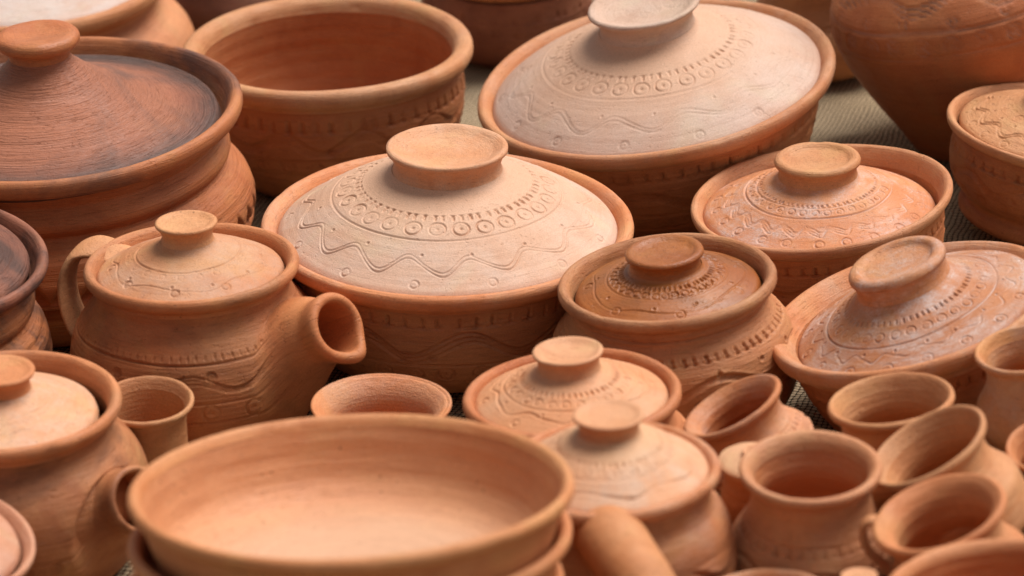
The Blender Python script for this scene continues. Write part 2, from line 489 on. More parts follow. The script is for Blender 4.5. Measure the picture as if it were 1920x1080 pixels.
# ---------------------------------------------------------------- materials
class NT:
    def __init__(self, name):
        self.m = bpy.data.materials.new(name)
        self.m.use_nodes = True
        self.t = self.m.node_tree
        self.t.nodes.clear()
    def n(self, kind, **kw):
        nd = self.t.nodes.new(kind)
        for k, v in kw.items():
            setattr(nd, k, v)
        return nd
    def put(self, sock, v):
        if isinstance(v, bpy.types.NodeSocket):
            self.t.links.new(v, sock)
        else:
            if isinstance(v, (tuple, list)) and len(v) == 3 and sock.type == 'RGBA':
                v = (*v, 1)
            sock.default_value = v
    def math(self, op, a, b=0.0, c=0.0):
        nd = self.n('ShaderNodeMath', operation=op)
        for i, v in enumerate((a, b, c)):
            self.put(nd.inputs[i], v)
        return nd.outputs[0]
    def noise(self, vec, scale, detail=3., rough=.55, dist=0.):
        nd = self.n('ShaderNodeTexNoise')
        self.put(nd.inputs['Vector'], vec); self.put(nd.inputs['Scale'], scale)
        self.put(nd.inputs['Detail'], detail); self.put(nd.inputs['Roughness'], rough); self.put(nd.inputs['Distortion'], dist)
        return nd.outputs['Fac']
    def ramp(self, v, a, b, lo=0., hi=1.):
        nd = self.n('ShaderNodeMapRange', interpolation_type='SMOOTHSTEP')
        self.put(nd.inputs['Value'], v)
        for k, x in zip(('From Min', 'From Max', 'To Min', 'To Max'), (a, b, lo, hi)):
            self.put(nd.inputs[k], x)
        return nd.outputs['Result']
    def mix(self, f, a, b, mode='MIX'):
        nd = self.n('ShaderNodeMix', data_type='RGBA', blend_type=mode)
        self.put(nd.inputs[0], f); self.put(nd.inputs[6], a); self.put(nd.inputs[7], b)
        return nd.outputs[2]
    def vadd(self, a, b):
        nd = self.n('ShaderNodeVectorMath', operation='ADD')
        self.put(nd.inputs[0], a); self.put(nd.inputs[1], b)
        return nd.outputs[0]

ALBEDO = .78
def clay(name, base, alt, seed=0, pale=(.74, .55, .43), chalk=.0, stain=(.13, .075, .055), soot=.0, streak=.3, rough=.61, grain=1.0, lines=1.5, spec=.34, chalk_scale=14., soot_scale=11., chips=.25, scum=0.0, core=None, ring=None, dust=0.0, flash=.42, turn=.22):
    """fired clay: blotchy firing colour, throwing streaks, chalky bloom, soot, grain"""
    sat = lambda c: tuple(ALBEDO * x for x in c)
    base, alt, pale, stain = sat(base), sat(alt), sat(pale), sat(stain)
    t = NT(name)
    tc = t.n('ShaderNodeTexCoord').outputs['Object']
    off = (seed * 3.17 % 11, seed * 1.73 % 7, seed * 2.39 % 13)
    v = t.vadd(tc, off)
    at = t.n('ShaderNodeAttribute', attribute_name='lathe').outputs['Vector']
    av = t.vadd(at, off)
    big = t.noise(v, 13., 4., .6, .4)
    mid = t.noise(v, 55., 4., .6)
    fine = t.noise(v, 1100., 2., .6)
    strk = t.noise(av, 330., 4., .65)
    wide = t.noise(av, 75., 3., .6)
    col = t.mix(t.ramp(big, .36, .66), base, alt)
    col = t.mix(t.ramp(wide, .42, .72, 0., .45 * min(1., streak * 2)), col, tuple(min(1, c * 1.2) for c in alt))
    fl = t.noise(t.vadd(v, (2.7, 8.1, 4.4)), 21., 3., .5, .9)
    col = t.mix(t.ramp(fl, .52, .70, 0., flash), col, tuple(c * k for c, k in zip(alt, (1.0, 1.16, 1.05))))
    col = t.mix(t.ramp(fl, .30, .46, flash * .9, 0.), col, tuple(c * k for c, k in zip(base, (.80, .68, .62))))
    dark = tuple(c * k for c, k in zip(base, (.68, .60, .55)))
    col = t.mix(t.ramp(strk, .50, .74, 0., streak * .65), col, dark)
    col = t.mix(t.ramp(mid, .50, .78, 0., .30), col, tuple(c * k for c, k in zip(base, (.82, .76, .72))))
    vm = t.n('ShaderNodeVectorMath', operation='MULTIPLY'); t.put(vm.inputs[0], av); t.put(vm.inputs[1], (.16, .16, 1.))
    lng = t.noise(vm.outputs[0], 620., 3., .6)
    col = t.mix(t.ramp(lng, .54, .68, 0., turn), col, dark)
    if chalk > 0:
        ck = t.noise(t.vadd(v, (4.1, 2.2, .7)), chalk_scale, 6., .68, .6)
        cm = t.ramp(ck, .40, .66, 0., chalk)
        cm = t.math('MULTIPLY', cm, t.ramp(t.noise(v, 260., 3., .7), .30, .62, .55, 1.))
        col = t.mix(cm, col, pale)
    if core or ring:
        sx = t.n('ShaderNodeSeparateXYZ'); t.put(sx.inputs[0], tc)
        rad = t.math('SQRT', t.math('ADD', t.math('MULTIPLY', sx.outputs[0], sx.outputs[0]), t.math('MULTIPLY', sx.outputs[1], sx.outputs[1])))
        rad = t.math('ADD', rad, t.math('MULTIPLY', t.math('SUBTRACT', big, .5), .035))
        if core:
            col = t.mix(t.ramp(rad, core[0] * .62, core[0] * 1.3, core[2], 0.), col, sat(core[1]))
        if ring:
            m1 = t.math('MULTIPLY', t.ramp(rad, ring[0], ring[1], 0., ring[3]), t.ramp(strk, .2, .6, .55, 1.))
            col = t.mix(m1, col, sat(ring[2]))
    if dust > 0:
        ct = t.n('ShaderNodeAttribute', attribute_name='cut').outputs['Fac']
        dm = t.math('MULTIPLY', t.ramp(ct, .15, .8, 0., dust), t.ramp(t.noise(v, 45., 3.), .34, .6, .3, 1.))
        col = t.mix(dm, col, sat((.62, .47, .40)))
    if scum > 0:
        sk = t.math('ADD', t.math('MULTIPLY', t.noise(t.vadd(v, (1.3, 5.2, 3.7)), 24., 6., .7, .3), .62), t.math('MULTIPLY', t.noise(av, 170., 4., .7), .38))
        sm = t.math('MULTIPLY', t.ramp(sk, .44, .68), t.ramp(t.noise(v, 520., 3., .7), .32, .62, .35, 1.))
        ct = t.n('ShaderNodeAttribute', attribute_name='cut').outputs['Fac']
        sm = t.math('MAXIMUM', sm, t.math('MULTIPLY', t.ramp(ct, .10, .6), t.ramp(t.noise(v, 40., 3.), .36, .62, .05, .62)))
        col = t.mix(t.math('MULTIPLY', sm, scum), col, sat((.78, .71, .68)))
    if soot > 0:
        sk = t.noise(t.vadd(v, (9.4, 1.2, 5.5)), soot_scale, 5., .62, .8)
        sm = t.ramp(sk, .42, .66, 0., soot)
        sm = t.math('MULTIPLY', sm, t.ramp(strk, .25, .62, .8, 1.))
        col = t.mix(sm, col, stain)
    if chips > 0:
        vo = t.n('ShaderNodeTexVoronoi', feature='F1')
        t.put(vo.inputs['Vector'], v); t.put(vo.inputs['Scale'], 170.)
        sp = t.math('MULTIPLY', t.ramp(vo.outputs['Distance'], .10, .16, 1., 0.), t.ramp(t.noise(v, 60., 2.), .55, .62))
        col = t.mix(t.math('MULTIPLY', sp, chips * 1.6), col, tuple(c * .35 for c in base))
    gv = t.ramp(fine, .25, .75, .88, 1.10)
    gm = t.n('ShaderNodeVectorMath', operation='SCALE')
    t.put(gm.inputs[0], col); t.put(gm.inputs['Scale'], gv)
    col = gm.outputs[0]
    h = t.math('ADD', t.math('MULTIPLY', strk, .55 * lines), t.math('MULTIPLY', fine, .30 * grain))
    h = t.math('ADD', h, t.math('MULTIPLY', mid, .3))
    h = t.math('ADD', h, t.math('MULTIPLY', lng, (.32 + 1.4 * max(0., turn - .22)) * lines))
    h = t.math('ADD', h, t.math('MULTIPLY', wide, .8 * lines))
    pit = t.math('MULTIPLY', t.ramp(t.noise(v, 330., 2., .5), .63, .72), t.ramp(t.noise(v, 28., 2.), .42, .62))
    h = t.math('SUBTRACT', h, t.math('MULTIPLY', pit, .5))
    scr = t.noise(t.vadd(av, (3., 1., 7.)), 900., 2., .5)
    h = t.math('SUBTRACT', h, t.math('MULTIPLY', t.ramp(scr, .62, .72), .35 * lines))
    bp = t.n('ShaderNodeBump')
    t.put(bp.inputs['Height'], h); t.put(bp.inputs['Distance'], .0011); t.put(bp.inputs['Strength'], .72)
    pb = t.n('ShaderNodeBsdfPrincipled')
    t.put(pb.inputs['Base Color'], col)
    t.put(pb.inputs['Roughness'], t.ramp(mid, .3, .7, rough - .07, rough + .07))
    t.put(pb.inputs['Specular IOR Level'], spec)
    t.put(pb.inputs['Normal'], bp.outputs['Normal'])
    out = t.n('ShaderNodeOutputMaterial')
    t.t.links.new(pb.outputs['BSDF'], out.inputs['Surface'])
    return t.m

def burlap_material():
    t = NT('burlap')
    tc = t.n('ShaderNodeTexCoord').outputs['Object']
    wob = t.n('ShaderNodeTexNoise'); t.put(wob.inputs['Vector'], tc); t.put(wob.inputs['Scale'], 38.); t.put(wob.inputs['Detail'], 3.)
    sc = t.n('ShaderNodeVectorMath', operation='SCALE'); t.put(sc.inputs[0], wob.outputs['Color']); t.put(sc.inputs['Scale'], .006)
    v = t.vadd(tc, sc.outputs[0])
    rot = t.n('ShaderNodeVectorRotate', rotation_type='Z_AXIS'); t.put(rot.inputs['Vector'], v); t.put(rot.inputs['Angle'], .35)
    sep = t.n('ShaderNodeSeparateXYZ'); t.put(sep.inputs[0], rot.outputs[0])
    p = .0042
    u, w = t.math('DIVIDE', sep.outputs[0], p), t.math('DIVIDE', sep.outputs[1], p)
    su = t.math('ABSOLUTE', t.math('SINE', t.math('MULTIPLY', u, math.pi)))
    sw = t.math('ABSOLUTE', t.math('SINE', t.math('MULTIPLY', w, math.pi)))
    par = t.math('MODULO', t.math('ADD', t.math('FLOOR', u), t.math('FLOOR', w)), 2.)
    par = t.math('ABSOLUTE', par)
    over_u = t.math('MULTIPLY', su, t.math('ADD', t.math('MULTIPLY', par, .55), .45))
    over_w = t.math('MULTIPLY', sw, t.math('SUBTRACT', 1., t.math('MULTIPLY', par, .55)))
    h = t.math('MAXIMUM', over_u, over_w)
    hole = t.ramp(t.math('MULTIPLY', su, sw), .04, .42)
    big = t.noise(tc, 7., 4.)
    fib = t.noise(tc, 700., 3., .7)
    col = t.mix(t.ramp(big, .35, .68), (.47, .34, .205), (.58, .44, .285))
    col = t.mix(t.ramp(fib, .3, .7, 0., .5), col, (.24, .17, .10))
    col = t.mix(t.math('SUBTRACT', 1., hole), col, (.07, .05, .03))
    bp = t.n('ShaderNodeBump'); t.put(bp.inputs['Height'], t.math('ADD', h, t.math('MULTIPLY', fib, .35)))
    t.put(bp.inputs['Distance'], .0016); t.put(bp.inputs['Strength'], .9)
    pb = t.n('ShaderNodeBsdfPrincipled')
    t.put(pb.inputs['Base Color'], col); t.put(pb.inputs['Roughness'], .95); t.put(pb.inputs['Specular IOR Level'], .1)
    t.put(pb.inputs['Normal'], bp.outputs['Normal'])
    out = t.n('ShaderNodeOutputMaterial')
    t.t.links.new(pb.outputs['BSDF'], out.inputs['Surface'])
    return t.m

# ---------------------------------------------------------------- the cloth they stand on
def sst(a, b, x):
    t = np.clip((x - a) / (b - a), 0, 1)
    return t * t * (3 - 2 * t)
def ground_height(x, y):
    return .045 * sst(.06, .18, x) * sst(-.2, -.29, y)
gx = np.concatenate([np.linspace(-6, -.8, 14), np.linspace(-.78, .78, 130), np.linspace(.8, 6, 14)])
gy = np.concatenate([np.linspace(-3, -.9, 8), np.linspace(-.88, 1.4, 170), np.linspace(1.5, 9, 20)])
GX, GY = np.meshgrid(gx, gy)
GZ = ground_height(GX, GY) - .002 + .0016 * np.sin(GX * 37 + 2 * np.sin(GY * 19)) * np.sin(GY * 29 + 1.3) + .0012 * np.sin(GX * 71 + GY * 53)
for (x0, y0, a, h_, w_) in ((.30, .36, .5, .005, .016), (.36, .22, -.9, .004, .012), (.10, .30, 1.2, .004, .014), (-.05, -.14, .3, .003, .010), (.18, -.18, 1.0, .003, .010), (.42, .05, 1.4, .004, .012)):
    dd = (GX - x0) * math.sin(a) - (GY - y0) * math.cos(a)
    al = (GX - x0) * math.cos(a) + (GY - y0) * math.sin(a)
    GZ = GZ + h_ * np.exp(-(dd / w_) ** 2) * np.exp(-(al / .2) ** 2)
ground = link('burlap_cloth', mesh_grid('burlap_cloth', np.stack([GX, GY, GZ], -1), np.stack([GX, GY, GZ], -1), wrap=False), burlap_material())
ground['kind'] = 'structure'
ground['label'] = 'coarse woven beige burlap cloth spread under the pots'

# ---------------------------------------------------------------- clay colours (linear)
ORANGE = dict(base=(.69, .252, .095), alt=(.75, .318, .138))
RUST = dict(base=(.57, .174, .057), alt=(.65, .228, .083))
BROWN = dict(base=(.54, .182, .064), alt=(.62, .238, .092))
PEACH = dict(base=(.73, .44, .295), alt=(.77, .51, .375))
PINK = dict(base=(.70, .44, .32), alt=(.75, .515, .405))
TAN = dict(base=(.69, .272, .104), alt=(.75, .34, .147))
HONEY = dict(base=(.76, .338, .156), alt=(.80, .402, .21))
UMBER = dict(base=(.41, .112, .022), alt=(.51, .162, .034))
SMOKE = dict(base=(.31, .105, .058), alt=(.41, .15, .08))
BLUSH = dict(base=(.73, .32, .175), alt=(.77, .39, .24))
_n = [0]
def mat(pal, **kw):
    _n[0] += 1
    q = random.Random(_n[0] * 7 + 1)
    k, w = q.uniform(.93, 1.07), q.uniform(.93, 1.08)
    pal = {n: (c[0] * k, c[1] * k * w, c[2] * k * w * w) for n, c in pal.items()}
    return clay('clay_%03d' % _n[0], pal['base'], pal['alt'], seed=_n[0], **kw)

# ---------------------------------------------------------------- vessels
def s_at_r(pts, r):
    pr, pz, ps = profile(pts)
    i = int(np.argmax(pr))
    return float(np.interp(-r, -pr[i:], ps[i:]))
def s_at_z(pts, z):
    pr, pz, ps = profile(pts)
    return float(np.interp(-z, -pz, ps))
def to_height(out, H, keep=-.2, foot=.03):
    zb = out[-1][1]
    keep = min(keep, out[0][1] - .001)
    p = [(r, z if z > keep else keep + (z - keep) * (H - keep * -1) / (zb * -1 - keep * -1)) for r, z in out]
    p = [(r, z) for r, z in p]
    rb = p[-1][0]
    p[-1] = (rb, -H + .02)
    return p + [(rb - .02, -H + .002), (rb - .06, -H), (0, -H)]
def plain_inner(rim, out, H):
    r0, z0 = rim[-1]
    pts = [(r0, z0)]
    for r, z in out:
        if z < z0 - .12 and z > -H + .12:
            pts.append((r - .07, z))
    rb = pts[-1][0]
    pts += [(rb * .8, -H + .06), (0, -H + .06)]
    return pts

class Vessel:
    def __init__(self, key, name, label, category, group=None, seed=None):
        c, n, self.R, self.H = POSE[key]
        self.seed = seed if seed is not None else sum(map(ord, key))
        q = Vector((0, 0, 1)).rotation_difference(Vector(n))
        self.root = bpy.data.objects.new(name, None)
        COL.objects.link(self.root)
        base = Vector(c) - Vector(n) * self.H * self.R
        self.root.empty_display_size = .03
        self.root.location = base
        self.root.rotation_mode = 'QUATERNION'
        self.root.rotation_quaternion = q
        self.root['label'] = label
        self.root['category'] = category
        if group: self.root['group'] = group
        self.up = Vector((0, 0, self.H * self.R))
    def decor(self):
        self.seed += 1
        return Decor(self.R, self.seed * 13)
    def shell(self, out, rim, inner, mb, mr, mi=None, decor=None, fine=.0007, half=1.6, spout=None):
        o = self.out = to_height(out, self.H)
        d = None
        if decor:
            d = Decor(self.R, self.seed * 7)
            decor(d, lambda z: s_at_z(o, z))
        sd = self.seed0 = sum(map(ord, self.root.name)) + self.seed
        self.body = turned('body', o, self.R, sd, mb, self.root, 1, d, fine, coarse=.02 if d else .035, plain=96, half=half, ripple=1.8, spout=spout)
        if spout:
            self.body, so = self.body
            so.location = self.up
        self.body.location = self.up
        self.rim = turned('rim', rim, self.R, sd, mr, self.root, -1, None, coarse=.017, plain=int(min(230, max(110, 6.28 * self.R / .0035))), dents=26)
        self.rim.location = self.up
        inn = inner or plain_inner(rim, out, self.H)
        self.inside = turned('inner_wall', inn, self.R, sd, mi or mb, self.root, -1, None, coarse=.022 if inner else .05, plain=88 if inner else 64, ripple=4 if inner else 1)
        self.inside.location = self.up
    def lid(self, pts, knob, ml, mk, decor=None, fine=.0007, off=(0, 0, 0), tilt=(0, 0), half=2.3):
        e, ze = pts[0]
        prof = [(e - .07, ze - .07), (e - .02, ze - .062), (e - .002, ze - .045), (e, ze - .025), (e - .008, ze - .004)] + list(pts[1:])
        d = None
        if decor:
            d = Decor(self.R, self.seed * 11)
            decor(d, lambda r: s_at_r(prof, r))
        sd = self.seed0 + 3
        self.top = turned('lid', prof, self.R, sd, ml, self.root, -1, d, fine, half=half, amp=.6)
        self.top.location = self.up + Vector(off) * self.R
        self.top.rotation_euler = (math.radians(tilt[0]), math.radians(tilt[1]), 0)
        if knob:
            turned('knob', [pts[-1]] + knob, self.R, sd, mk, self.top, -1, None, coarse=.018, plain=84, amp=.6, dents=10)

def dish_knob(rn, z0, rt, z1, depth, lip=.02):
    """flared finger knob with a dished top: neck radius/height, top radius/height"""
    return [(rn * .985, z0 + .02), (rn, z0 + (z1 - z0) * .35), (rn + (rt - rn) * .55, z0 + (z1 - z0) * .7), (rt - .002, z1 - lip * 1.1), (rt, z1 - lip * .45), (rt - lip * .45, z1),
            (rt - lip * 1.3, z1 - lip * .05), (rt * .72, z1 - depth * .62), (rt * .4, z1 - depth * .94), (0, z1 - depth)]

def body_marks(zt, zw, zr, nt=60, nw=11, nr=30, amp=.055, rad=.04, tick=.055, triple=True, w=.001, dep=.0012):
    def f(d, s):
        if zt is not None: d.ticks(s(zt), nt, tick, w=w, dep=dep)
        if zw is not None:
            d.wave(s(zw), nw, amp, (-.025, 0., .025) if triple else (0., .02), sharp=.05, w=w, dep=dep)
            d.rings(s(zw + .03) + .085, nw, .02, phase=.2)
        if zr is not None:
            d.rings(s(zr), nr, rad, inner=0)
            d.line(s(zr) - rad * 1.35).line(s(zr) + rad * 1.35)
    return f

# central casserole ---------------------------------------------------------
v = Vessel('central_casserole', 'lidded_casserole', 'wide peach casserole in the centre, sharp wavy-line lid with a big dished knob', 'casserole', 'lidded clay casseroles')
v.shell(CASS_OUT, CASS_RIM, None, mat(BROWN, streak=.45), mat(ORANGE, chalk=.25, streak=.2), decor=body_marks(-.16, -.31, -.47, 62, 10, 32, .055, .042), fine=.00062)
def dl(d, s):
    d.line(s(.615)).ticks(s(.475), 62, .034, dep=.0011).rings(s(.548), 27, .043, dep=.0011, dot=.0012, phase=-1.45)
    d.dots(s(.69), 15, phase=-1.35).wave(s(.765), 14, .045, (0., .022), sharp=.13, dep=.0008, w=.00055, phase=2.2).rings(s(.85), 13, .023, dot=0, phase=-1.78)
v.lid([(.915, -.03), (.89, -.008), (.77, .075), (.6, .175), (.45, .24), (.36, .275), (.315, .29), (.295, .31)], dish_knob(.288, .325, .325, .445, .055),
      mat(PEACH, chalk=.45, pale=(.77, .60, .50), streak=.15, lines=.5, core=(.085, (.78, .45, .28), .85)), mat(HONEY, chalk=.3, streak=.15), dl, .0006)

# large casserole behind ----------------------------------------------------
v = Vessel('large_casserole', 'lidded_casserole', 'large peach casserole at the top, knob cut off by the picture edge', 'casserole', 'lidded clay casseroles')
v.shell(FLARE_OUT, CASS_RIM, None, mat(RUST, streak=.4), mat(ORANGE, chalk=.2, streak=.2), decor=body_marks(-.17, -.34, -.5, 62, 9, 32), fine=.0011)
def dl(d, s):
    d.line(s(.60)).ticks(s(.46), 62, .03).rings(s(.53), 27, .042, dep=.0011, dot=.0012, phase=-1.5)
    d.dots(s(.69), 14).wave(s(.765), 13, .042, (0., .022), sharp=.1, w=.0006, dep=.0008, phase=1.0).rings(s(.86), 14, .024, dot=.0006)
v.lid([(.925, -.035), (.90, -.012), (.78, .07), (.6, .16), (.45, .22), (.34, .265), (.285, .285), (.265, .31)], dish_knob(.26, .325, .31, .45, .05),
      mat(PINK, chalk=.4, pale=(.75, .58, .48), streak=.12, lines=.5, core=(.10, (.78, .445, .275), .85)), mat(PEACH, chalk=.35, streak=.15), dl, .00105)

# round casserole on the right ----------------------------------------------
v = Vessel('round_casserole', 'lidded_casserole', 'medium orange casserole with chalky white streaks and squat knob, right of centre', 'casserole', 'lidded clay casseroles')
v.shell(CASS_OUT, DEEP_RIM, None, mat(RUST, streak=.45), mat(ORANGE, chalk=.15, streak=.2), decor=body_marks(-.2, -.36, -.52, 54, 9, 28), fine=.0007)
def dl(d, s):
    d.ticks(s(.435), 70, .022, foot=False).line(s(.46)).rings(s(.50), 34, .026, dot=0).line(s(.555), dep=.001)
    d.wave(s(.67), 22, .028, (-.02, 0., .02), sharp=.25, dep=.0007).rings(s(.78), 22, .034, dot=0)
v.lid([(.885, -.105), (.86, -.08), (.78, -.04), (.6, .045), (.45, .11), (.36, .145), (.315, .165), (.30, .185)], dish_knob(.297, .205, .325, .335, .04, .05),
      mat(ORANGE, scum=.55, chalk=.12, streak=.2, lines=.5), mat(TAN, streak=.15), dl, .00062, off=(-.02, -.01, 0), tilt=(0, 4))

# leaning casserole ---------------------------------------------------------
v = Vessel('leaning_casserole', 'lidded_casserole', 'casserole tilted to the left at the right edge, whitish lid with thick tilted knob', 'casserole', 'lidded clay casseroles')
v.shell(LEAN_OUT, LEAN_RIM, None, mat(RUST, streak=.4), mat(ORANGE, chalk=.35, streak=.15), decor=body_marks(-.26, -.42, -.57, 54, 8, 26), fine=.0007)
def dl(d, s):
    d.ticks(s(.445), 60, .035, foot=False).rings(s(.535), 30, .034, dot=0).line(s(.615), dep=.001)
    d.wave(s(.70), 17, .03, (0.,), sharp=.3, dep=.0006).dots(s(.66), 18).rings(s(.80), 17, .038, dot=.0006)
v.lid([(.875, -.085), (.855, -.068), (.74, -.025), (.6, .03), (.47, .095), (.39, .14), (.35, .165), (.335, .185)], dish_knob(.33, .205, .348, .365, .04, .06),
      mat(BROWN, scum=.7, chalk=.35, pale=(.58, .46, .40), streak=.15, lines=.5), mat(ORANGE, scum=.5, streak=.1), dl, .0006, off=(.022, -.01, .015), tilt=(0, -5))

# smoky casserole -----------------------------------------------------------
v = Vessel('smoky_casserole', 'lidded_casserole', 'big reddish casserole with dark smoky lid and round red knob, upper left', 'casserole', 'lidded clay casseroles')
def db(d, s):
    d.teeth(s(-.58), 46, .11, .003).combs(s(-.66), s(-.97), 9, .0015).combs(s(-.38), s(-.52), 6, .0005)
v.shell(SMOKY_OUT, SMOKY_RIM, None, mat(RUST, streak=.45, soot=.25, turn=.5), mat(RUST, soot=.9, soot_scale=6., stain=(.11, .06, .05), streak=.3), decor=db, fine=.0012)
v.lid([(.895, -.085), (.875, -.062), (.85, -.066), (.82, -.068), (.70, -.03), (.55, .03), (.42, .09), (.30, .15), (.22, .21), (.175, .25), (.155, .28)],
      [(.155, .315), (.165, .328), (.20, .34), (.214, .365), (.205, .395), (.17, .408), (.10, .40), (0, .392)],
      mat(SMOKE, soot=.7, soot_scale=7., stain=(.12, .07, .055), streak=.5, lines=2.6, rough=.52, spec=.45, turn=.75, core=(.11, (.50, .17, .08), .8), ring=(.098, .136, (.10, .058, .045), .95)), mat(RUST, soot=.25, streak=.3, rough=.48, spec=.4),
      lambda d, s: d.combs(s(.80), s(.28), 26, .0006).line(s(.845), dep=.0012), .0016)

# casserole cut by the left edge ---------------------------------------------
v = Vessel('edge_casserole', 'lidded_casserole', 'dark sooty casserole cut off by the left edge below the smoky casserole', 'casserole', 'lidded clay casseroles')
v.shell(SMOKY_OUT, SMOKY_RIM, None, mat(RUST, soot=1., soot_scale=16., stain=(.06, .035, .03), streak=.8, lines=2.), mat(SMOKE, soot=1., soot_scale=14., stain=(.06, .035, .03), streak=.4),
        decor=lambda d, s: d.combs(s(-.45), s(-1.1), 14, .0008), fine=.0014)
v.lid([(.89, -.03), (.86, -.01), (.70, .05), (.5, .12), (.35, .18), (.24, .23), (.165, .27)],
      [(.155, .29), (.17, .305), (.20, .315), (.214, .335), (.205, .36), (.17, .372), (.10, .367), (0, .36)],
      mat(SMOKE, soot=.8, soot_scale=13., stain=(.07, .04, .032), flash=.3, turn=.7, streak=.6, lines=2.4, rough=.6), mat(SMOKE, soot=.4), lambda d, s: d.combs(s(.84), s(.30), 24, .0006), .0018)

# open bowl at the back -------------------------------------------------------
v = Vessel('open_bowl', 'open_bowl', 'deep open bowl with thick rolled rim and red-brown inside, behind the central casserole', 'bowl')
v.shell(BOWL_OUT, BOWL_RIM, to_height(BOWL_IN[:-2], .82)[:-3] + [(.6, -.79), (.3, -.80), (0, -.80)], mat(RUST, streak=.4), mat(TAN, streak=.3, chalk=.15), mat(RUST, streak=.2), decor=body_marks(-.235, -.37, -.54, 58, 11, 30, .05, .045, .07, w=.0014, dep=.0012), fine=.0009)

# front bowl and the dishes stacked below it ----------------------------------
c0, n0, R0, H0 = POSE['front_bowl']
STEP = .27
names = ['wide shallow open bowl in front, top of a stack, bright empty inside', 'shallow bowl second in the stack under the bright empty front bowl',
         'shallow bowl third in the stack under the front bowl, mostly hidden', 'shallow bowl second from the bottom of the front stack, hidden by the bowls above', 'lowest shallow bowl of the front stack, standing on the cloth']
k_n = 5
for k in range(k_n):
    step = (H0 - .43) / (k_n - 1) if k_n > 1 else 0
    cc = tuple(c0[i] - n0[i] * step * k * R0 for i in range(3))
    sh = (-.005 + .003 * math.sin(k * 2.1), .003 * math.cos(k * 1.7)) if k else (0, 0)
    POSE['dish%d' % k] = ((cc[0] + sh[0], cc[1] + sh[1], cc[2]), n0, R0 * (1 - .008 * (k % 2)), .43)
    v = Vessel('dish%d' % k, 'shallow_bowl', names[k], 'bowl', 'shallow bowls stacked in front', seed=40 + k)
    v.shell(DISH_OUT, DISH_RIM, DISH_IN if k == 0 else DISH_IN[:3] + [(.88, -.175), (.7, -.19), (0, -.19)], mat(ORANGE, streak=.3), mat(TAN if k == 0 else ORANGE, streak=.2), mat(ORANGE, streak=.3, lines=1.6, soot=.2, soot_scale=12., stain=(.58, .25, .13), chips=.7, flash=.3, core=(.095, (.77, .46, .29), .8)))

# teapot ---------------------------------------------------------------------
HANDLE = [(-.62, .45, -.16), (-.80, .48, -.05), (-.96, .49, .0), (-1.12, .47, -.06), (-1.215, .42, -.24), (-1.22, .37, -.47), (-1.15, .32, -.68), (-1.0, .26, -.84)]

v = Vessel('teapot', 'lidded_teapot', 'round-bellied clay teapot with short wide open spout and loop handle, sharp', 'teapot', 'clay teapots with open spouts')
def db(d, s):
    d.blank(s(-.22), s(-1.35)).ticks(s(-.50), 84, .05, w=.0006, dep=.00055, foot=False).line(s(-.50) + .055, dep=.0009)
    d.wave(s(-.74), 8, .055, (-.025, 0., .025), sharp=.1, dep=.0009, w=.0007).rings(s(-.66), 8, .04, inner=.5, phase=-2.2).line(s(-.90), dep=.0005).rings(s(-1.0), 19, .075, inner=0, dot=.0012, w=.0008, dep=.0006).line(s(-1.10), dep=.0005)
mb = mat(RUST, soot=.45, soot_scale=9., stain=(.20, .085, .045), streak=.3, chips=.5)
v.shell(TEA_OUT, POT_RIM, None, mb, mat(ORANGE, soot=.35, stain=(.25, .13, .08), streak=.35, chips=.4), decor=db, fine=.00055, spout=dict(mouth=(1.34, -.76, -.38), dir=(.68, -.55, .44), length=.60, rm=.325, rn=.265, q1=.72, at=(-.46, -.78), kup=1.34, kdn=1.12, wall=.10, lip=-1.4, mat=mb))
v.lid([(.88, -.09), (.855, -.062), (.77, -.015), (.6, .07), (.45, .13), (.34, .175), (.275, .205), (.25, .235)], dish_knob(.24, .26, .29, .425, .03, .03),
      mat(ORANGE, chalk=.4, pale=(.66, .47, .37), streak=.25, lines=.7), mat(TAN, streak=.2, chips=.4),
      lambda d, s: d.line(s(.49), w=.0006, dep=.001).rings(s(.55), 20, .03, dot=0, dep=.0003).wave(s(.70), 6, .035, (0.,), dep=.0006, w=.0006).rings(s(.72), 9, .038, dot=0, dep=.0008, phase=-1.0).dots(s(.66), 10), .0006, off=(-.02, -.01, 0))
o = sweep('handle', HANDLE, [.23, .21, .20, .195, .19, .19, .20, .24], v.R, mat(TAN, soot=.3, streak=.3), v.root, ref=(.3, .95, .1), n=90, m=48, flat=(.30, 1.0))
o.location = v.up

v = Vessel('spouted_pot', 'lidded_teapot', 'blurred teapot at the left edge with dark spout mouth behind the front bowl', 'teapot', 'clay teapots with open spouts')
mb = mat(BROWN, soot=.85, soot_scale=9., stain=(.17, .065, .03), streak=.3, flash=.8)
v.shell(TEA_OUT, POT_RIM, None, mb, mat(ORANGE, soot=.4, stain=(.24, .13, .085), streak=.3),
        decor=lambda d, s: d.blank(s(-.24), s(-1.35)).rings(s(-1.05), 26, .05).line(s(-.97)).line(s(-1.13)), fine=.0010, spout=dict(mouth=(1.16, -.67, -.62), dir=(.62, -.52, .42), length=.46, rm=.30, rn=.26, q1=.58, at=(-.52, -.90), kup=1.2, kdn=1.12, wall=.065, lip=-1.1, mat=mb))
v.lid([(.81, -.13), (.79, -.10), (.72, -.07), (.6, -.03), (.45, .03), (.34, .08), (.275, .11), (.255, .13)], dish_knob(.25, .15, .30, .31, .03, .03),
      mat(HONEY, chalk=.3, scum=.25, streak=.25), mat(ORANGE, streak=.2), lambda d, s: d.wave(s(.6), 7, .03, (0.,), dep=.0006).line(s(.42)), .0010)
